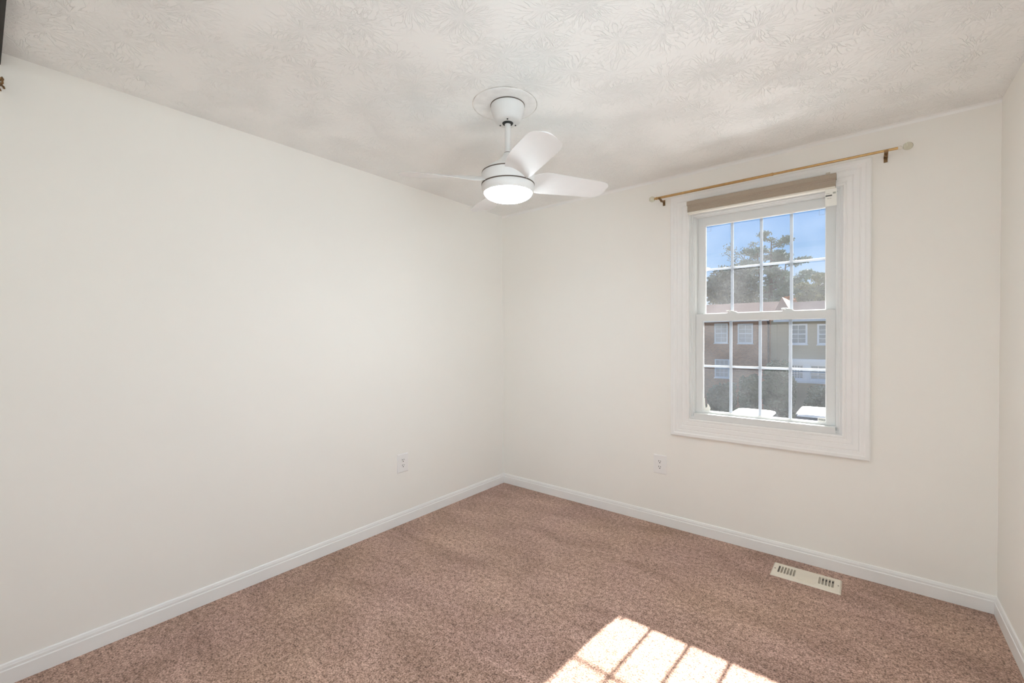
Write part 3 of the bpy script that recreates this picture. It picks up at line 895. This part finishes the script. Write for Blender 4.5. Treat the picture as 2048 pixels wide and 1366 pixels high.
# left brick unit
O1 = (-4.8, YF, GZ)
h1 = thing('townhouse', 'brown brick townhouse with a pinkish roof, left half of the window view', 'house', O1)
bm = BM(); box(bm, -16.0, -1.72, YF, 34.0, GZ, 2.30)
obj_from_bm('wall', bm, M['brick'], h1, O1)
bm = BM(); gable_roof(bm, -16.2, -1.73, 25.6, 30.0, 34.4, 2.33, 3.60)
obj_from_bm('roof', bm, M['roof'], h1, O1)
bm = BM(); box(bm, -16.2, -1.73, 25.48, 25.62, 2.20, 2.33)
obj_from_bm('gutter', bm, M['ext_white'], h1, O1)
bm = BM(); tube(bm, [(-1.80, 25.55, 2.22), (-1.80, 25.90, 2.02), (-1.80, 25.93, GZ)], 0.05, 8)
obj_from_bm('downspout', bm, M['roof2'], h1, O1)
far_window(h1, O1, YF, -4.80, -4.02, 0.90, 2.12, M['curtain'])
far_window(h1, O1, YF, -3.46, -2.63, 0.88, 2.07, M['curtain'])
far_window(h1, O1, YF, -4.78, -3.93, -1.27, -0.11, M['curtain'], 3, 2)
far_window(h1, O1, YF, -7.4, -6.6, 0.90, 2.12, M['curtain'])
# right siding unit
O2 = (0.6, YF, GZ)
h2 = thing('townhouse', 'taupe sided townhouse with white window trim, right half of the window view', 'house', O2)
bm = BM(); box(bm, -1.70, 15.5, YF, 34.0, GZ, 2.22)
obj_from_bm('wall', bm, M['siding'], h2, O2)
bm = BM(); gable_roof(bm, -1.05, 15.8, 25.6, 30.0, 34.4, 2.24, 3.51)
obj_from_bm('roof', bm, M['roof2'], h2, O2)
bm = BM(); box(bm, -1.5, 15.8, 25.48, 25.62, 2.12, 2.24)
obj_from_bm('gutter', bm, M['ext_white'], h2, O2)
bm = BM(); box(bm, -1.52, -1.38, 25.93, YF, GZ, 2.15)
obj_from_bm('corner_board', bm, M['siding'], h2, O2)
# small cross gable over the party wall
bm = BM()
extrude_profile(bm, [(-1.69, 2.40), (-1.12, 3.56), (-0.55, 2.40)], lambda p, s: Vector((p[0], s, p[1])), (25.9, 30.5))
obj_from_bm('cross_gable', bm, simple('pink_gable_siding', (0.42, 0.27, 0.21), 0.8), h2, O2)
far_window(h2, O2, YF, -0.78, 0.10, 0.84, 2.00, M['ext_pane'], 2, 2, 0.09)
far_window(h2, O2, YF, 0.55, 1.40, 0.83, 1.97, M['ext_pane'], 2, 2, 0.09)
for wx in (4.2, 6.6, 9.4, 11.8):
    far_window(h2, O2, YF, wx, wx+0.86, 0.83, 1.97, M['ext_pane'], 2, 2, 0.09)
    far_window(h2, O2, YF, wx, wx+0.86, -1.4, -0.2, M['ext_pane'], 2, 2, 0.09)
bm = BM(); box(bm, -0.72, 3.2, 25.55, YF, -0.14, 0.02); box(bm, -0.72, 3.2, 25.62, YF, -0.30, -0.14)
obj_from_bm('bay_fascia', bm, M['ext_white'], h2, O2)
far_window(h2, O2, YF-0.25, -0.70, -0.02, -1.12, -0.28, M['ext_pane'], 4, 3, 0.08)
far_window(h2, O2, YF-0.25, 0.22, 1.02, -1.12, -0.28, M['ext_pane'], 2, 2, 0.08)
bm = BM(); box(bm, -0.03, 0.24, 25.60, 25.75, -1.2, -0.28)
obj_from_bm('bay_post', bm, M['ext_white'], h2, O2)
bm = BM(); box(bm, -0.75, 1.3, 25.55, 25.80, -1.30, -1.17)
obj_from_bm('bay_sill', bm, M['ext_white'], h2, O2)
# white gabled house far behind on the right
O3 = (-0.5, 53, GZ)
h3 = thing('house', 'white gabled house end seen far behind the right townhouse roof', 'house', O3)
bm = BM(); extrude_profile(bm, [(-3.489, GZ), (-3.489, 4.799), (0.003, 7.722), (3.495, 4.799), (3.495, GZ)], lambda p, s: Vector((p[0], s, p[1])), (53, 60))
obj_from_bm('wall', bm, M['ext_white'], h3, O3)
bm = BM(); extrude_profile(bm, [(-3.813, 4.62), (0.003, 7.836), (3.819, 4.62), (3.819, 4.799), (0.003, 8.047), (-3.813, 4.799)], lambda p, s: Vector((p[0], s, p[1])), (52.7, 60.3))
obj_from_bm('roof', bm, M['roof2'], h3, O3)

# ------------------------------------------------------------------ plants
def leaves_obj(name, blobs, mat, parent, O, seed=1):
    """blobs: (center, radii, count, leaf size); small tilted leaf sprays."""
    g = np.random.default_rng(seed)
    V, F = [], []
    for (c, r, n, s) in blobs:
        d = g.normal(size=(n, 3)); d /= np.linalg.norm(d, axis=1)[:, None]
        rad = g.random(n)**0.45
        P = np.array(c)+d*rad[:, None]*np.array(r)-np.array(O)
        A = g.normal(size=(n, 3)); A /= np.linalg.norm(A, axis=1)[:, None]
        Bv = np.cross(A, g.normal(size=(n, 3))); Bv /= np.linalg.norm(Bv, axis=1)[:, None]
        sz = s*(0.6+0.8*g.random(n))[:, None]
        base = sum(len(v) for v in V)
        q = np.stack([P-A*sz, P+Bv*sz*0.45, P+A*sz, P-Bv*sz*0.45], 1).reshape(-1, 3)
        V.append(q)
        idx = base+np.arange(n*4).reshape(-1, 4)
        F.extend(idx.tolist())
    me = bpy.data.meshes.new(name)
    me.from_pydata(np.concatenate(V).tolist(), [], F)
    me.materials.append(mat)
    o = bpy.data.objects.new(name, me); COL.objects.link(o); o.parent = parent
    return o

def branchy(bm, base, tip, r0, nb, spread, seed, up_=0.5, rise=(0.35, 1.0)):
    g = random.Random(seed)
    base, tip = Vector(base), Vector(tip)
    ends = []
    mid = (base+tip)/2+Vector((g.uniform(-.2, .2), g.uniform(-.2, .2), 0))
    tube(bm, [base, mid, tip], [r0, r0*0.7, r0*0.2], 7)
    for k in range(nb):
        t = rise[0]+(rise[1]-rise[0])*(k+0.5)/nb
        p = base.lerp(tip, t)
        a = g.uniform(0, 2*PI)
        L = spread*(1.15-0.6*t)*g.uniform(0.7, 1.2)
        q = p+Vector((math.cos(a)*L, math.sin(a)*L*0.7, L*up_*g.uniform(0.4, 1.3)))
        m = p.lerp(q, 0.55)+Vector((0, 0, -0.06*L))
        tube(bm, [p, m, q], [r0*0.35*(1.2-t), r0*0.22, r0*0.07], 5)
        ends.append(q); ends.append(m)
        for w in range(2):
            b2 = m.lerp(q, g.uniform(0.2, 0.8)); a2 = a+g.uniform(-0.9, 0.9); l2 = L*0.45
            q2 = b2+Vector((math.cos(a2)*l2, math.sin(a2)*l2*0.7, l2*up_*g.uniform(0.3, 1.2)))
            tube(bm, [b2, q2], [r0*0.14, r0*0.05], 4); ends.append(q2)
    return ends

def at(px, py, y):
    x_ = (px-1024-16.0976)/866.448; y_ = -(py-683-3.63483)/866.448
    v = fw+r2*x_+u2*y_
    t = (y-CY)/v.y
    return Vector((CX, CY, CZ))+v*t

# tall open pine behind the roofs
def tree(name, label, base, tips, r0, nb, spread, mat, n_leaf, size, blob, seed, up_=0.4, extra=(), rise=(0.4, 1.0)):
    O = tuple(base)
    t = thing(name, label, 'tree', O, 'trees beyond the townhouses')
    bm = BM(); ends = []
    for i, tp in enumerate(tips):
        ends += branchy(bm, base, tp, r0*(1 if i == 0 else 0.7), nb, spread, seed+i, up_, rise)
        ends.append(Vector(tp))
    obj_from_bm('trunk', bm, M['bark'], t, O)
    blobs = [(tuple(q), (blob*1.15, blob, blob*0.55), n_leaf, size) for q in ends]+list(extra)
    leaves_obj('foliage', blobs, mat, t, O, seed)
    return t

Yp = 44.0
b0 = at(1540, 640, Yp); b0.z = GZ
tree('pine_tree', 'tallest pine behind the roofs, open crown with bare lower trunks', b0, [at(1543, 480, Yp), at(1574, 512, Yp+1), at(1515, 505, Yp)], 0.30, 20, 2.2, M['leaf_pine'], 75, 0.12, 0.50, 11, 0.35, rise=(0.48, 1.0))
b1 = at(1465, 640, 39); b1.z = GZ
c1 = at(1462, 572, 39)
tree('broadleaf_tree', 'dense rounded grey green tree behind the brick townhouse roof', b1, [at(1475, 535, 39)], 0.25, 8, 1.2, M['leaf_grey'], 60, 0.16, 0.7, 23, 0.5,
     extra=[((c1.x, 39, c1.z), (2.2, 1.4, 1.9), 4200, 0.16), ((c1.x-1.1, 39, c1.z-0.3), (1.2, 1.2, 1.5), 1500, 0.16), ((c1.x+1.2, 39, c1.z-0.5), (1.4, 1.2, 1.5), 1700, 0.16)])
b2 = at(1478, 640, 47); b2.z = GZ
tree('bare_tree', 'thin half-bare tree rising above the dense grey green one', b2, [at(1466, 500, 47), at(1490, 498, 47)], 0.16, 16, 1.6, M['leaf_grey'], 14, 0.09, 0.5, 31, 0.7, rise=(0.55, 1.0))
b3 = at(1606, 640, 41); b3.z = GZ
tree('pine_tree', 'leaning olive green pine at the right edge of the window view', b3, [at(1640, 556, 41), at(1622, 575, 41)], 0.2, 11, 1.2, M['leaf_olive'], 80, 0.12, 0.5, 43, 0.6, rise=(0.62, 1.0),
     extra=[(tuple(at(1628, 590, 41)), (1.1, 0.9, 0.6), 900, 0.14), (tuple(at(1600, 596, 41)), (0.9, 0.8, 0.4), 500, 0.14)])
b4 = at(1610, 640, 50); b4.z = GZ
tree('pine_tree', 'slender distant pine with one long drooping bough right of the tallest pine', b4, [at(1612, 545, 50)], 0.16, 7, 1.2, M['leaf_pine'], 60, 0.15, 0.6, 57, 0.7, rise=(0.72, 1.0))
O = tuple(at(1575, 640, 35)); O = (O[0], O[1], GZ)
ob = thing('autumn_tree', 'small orange autumn tree peeking over the ridge between the townhouses', 'tree', O)
bm = BM(); tube(bm, [O, (O[0], O[1], 2.5), tuple(at(1575, 606, 35))], [0.09, 0.07, 0.03], 7)
obj_from_bm('trunk', bm, M['bark'], ob, O)
leaves_obj('foliage', [(tuple(at(1576, 604, 35)), (0.55, 0.5, 0.42), 700, 0.10)], M['leaf_orange'], ob, O, 5)

def bush(name, label, x, y, w, top, mat, seed, n=5200, d=0.8, leaf=0.10):
    O = (x, y, GZ)
    t = thing(name, label, 'bush', O, 'shrubs in front of the townhouses')
    bm = BM()
    g = random.Random(seed)
    for k in range(5):
        tube(bm, [(x+g.uniform(-.1, .1), y+g.uniform(-.1, .1), GZ), (x+g.uniform(-.5, .5)*w, y+g.uniform(-.3, .3), GZ+(top-GZ)*0.7)], [0.06, 0.02], 6)
    obj_from_bm('stems', bm, M['bark'], t, O)
    h = top-GZ
    blobs = [((x, y, GZ+h*0.45), (w, d, h*0.47), n, leaf)]
    for k in range(10):
        a = g.uniform(0, 2*PI)
        blobs.append(((x+math.cos(a)*w*0.6, y+math.sin(a)*d*0.5, GZ+h*g.uniform(0.45, 0.85)), (w*0.4, d*0.5, h*0.16), n//14, leaf))
    leaves_obj('foliage', blobs, mat, t, O, seed)
    return t
bush('evergreen_shrub', 'tallest dark evergreen shrub, between the two townhouse fronts', -0.90, 23.0, 0.80, 0.05, M['leaf_dark'], 61, 7000, 0.7)
bush('evergreen_shrub', 'broad clipped shrub below the white bay windows', 1.45, 23.4, 1.25, -1.05, M['leaf_grey'], 67, 7000)
bush('evergreen_shrub', 'rounded shrub under the lower window of the brick townhouse', -3.75, 23.4, 0.80, -1.25, M['leaf_grey'], 71, 5200)
bush('evergreen_shrub', 'dark shrub beside the brick wall right of its lower window', -2.35, 23.4, 0.50, -0.75, M['leaf_dark'], 73, 5200)

# ------------------------------------------------------------------ parked cars
def car(label, x, y, z, L=4.6, Wd=1.80, Hh=1.55, roof_w=0.64):
    O = (x, y, z)
    t = thing('car', label, 'car', O, 'cars parked in front of the townhouses')
    def sect(bm, stations):
        rings = [[bm.verts.new((x+p[0], y+s, z+p[1])) for p in pr] for s, pr in stations]
        n = len(rings[0])
        for a, b in zip(rings[:-1], rings[1:]):
            for i in range(n):
                j = (i+1) % n; bm.faces.new((a[i], a[j], b[j], b[i]))
        bm.faces.new(rings[0]); bm.faces.new(list(reversed(rings[-1])))
    def body(hw, zb, zt): return [(-hw*0.92, zb), (hw*0.92, zb), (hw, zb+0.22), (hw, zt-0.14), (hw*0.90, zt), (-hw*0.90, zt), (-hw, zt-0.14), (-hw, zb+0.22)]
    bm = BM(); h = Wd/2
    sect(bm, [(-L/2, body(h*0.86, 0.35, 0.80)), (-L/2+0.12, body(h*0.97, 0.25, 0.95)), (-L*0.3, body(h, 0.22, 1.0)), (L*0.12, body(h, 0.22, 0.98)), (L*0.30, body(h*0.98, 0.22, 0.90)), (L/2-0.15, body(h*0.93, 0.24, 0.76)), (L/2, body(h*0.80, 0.34, 0.62))])
    bd = obj_from_bm('body', bm, M['car_white'], t, O, smooth=True)
    def cab(hw, zb, zt): return [(-hw, zb), (hw, zb), (hw*0.80, zt), (-hw*0.80, zt)]
    bm = BM()
    def cabin(hb, ht, zb, zt): return [(-hb, zb), (hb, zb), (ht, zt), (-ht, zt)]
    sect(bm, [(-L*0.46, cabin(h*0.88, h*0.86, 0.90, 0.96)), (-L*0.37, cabin(h*0.92, h*0.74, 0.90, Hh-0.07)), (L*0.06, cabin(h*0.92, h*0.74, 0.90, Hh-0.07)), (L*0.25, cabin(h*0.90, h*0.86, 0.88, 0.93))])
    obj_from_bm('windows', bm, M['car_glass'], t, O)
    bm = BM()
    def rf(hw, zt): return [(-hw, zt-0.09), (hw, zt-0.09), (hw*0.96, zt-0.03), (hw*0.7, zt), (-hw*0.7, zt), (-hw*0.96, zt-0.03)]
    rw = h*0.78
    sect(bm, [(-L*0.385, rf(rw*0.92, Hh-0.05)), (-L*0.33, rf(rw, Hh-0.01)), (-L*0.1, rf(rw, Hh)), (L*0.04, rf(rw, Hh-0.01)), (L*0.09, rf(rw*0.92, Hh-0.05))])
    obj_from_bm('roof', bm, M['car_white'], t, O, smooth=True)
    for sx in (-1, 1):
        for yy in (-L*0.30, L*0.31):
            bm = BM(); lathe(bm, [(0.30, -0.10), (0.33, -0.08), (0.33, 0.08), (0.30, 0.10)], (x+sx*(h-0.08), y+yy, z+0.33), axis='X', seg=20)
            obj_from_bm('wheel', bm, M['tyre'], t, O)
    return t
car('white car parked at the lower right of the window view', 1.40, 17.4, GZ+0.02, Hh=1.56, Wd=2.0)
car('white car parked at the lower middle of the window view, its roof smaller', -0.68, 15.7, GZ+0.02, Hh=1.52, Wd=1.7)
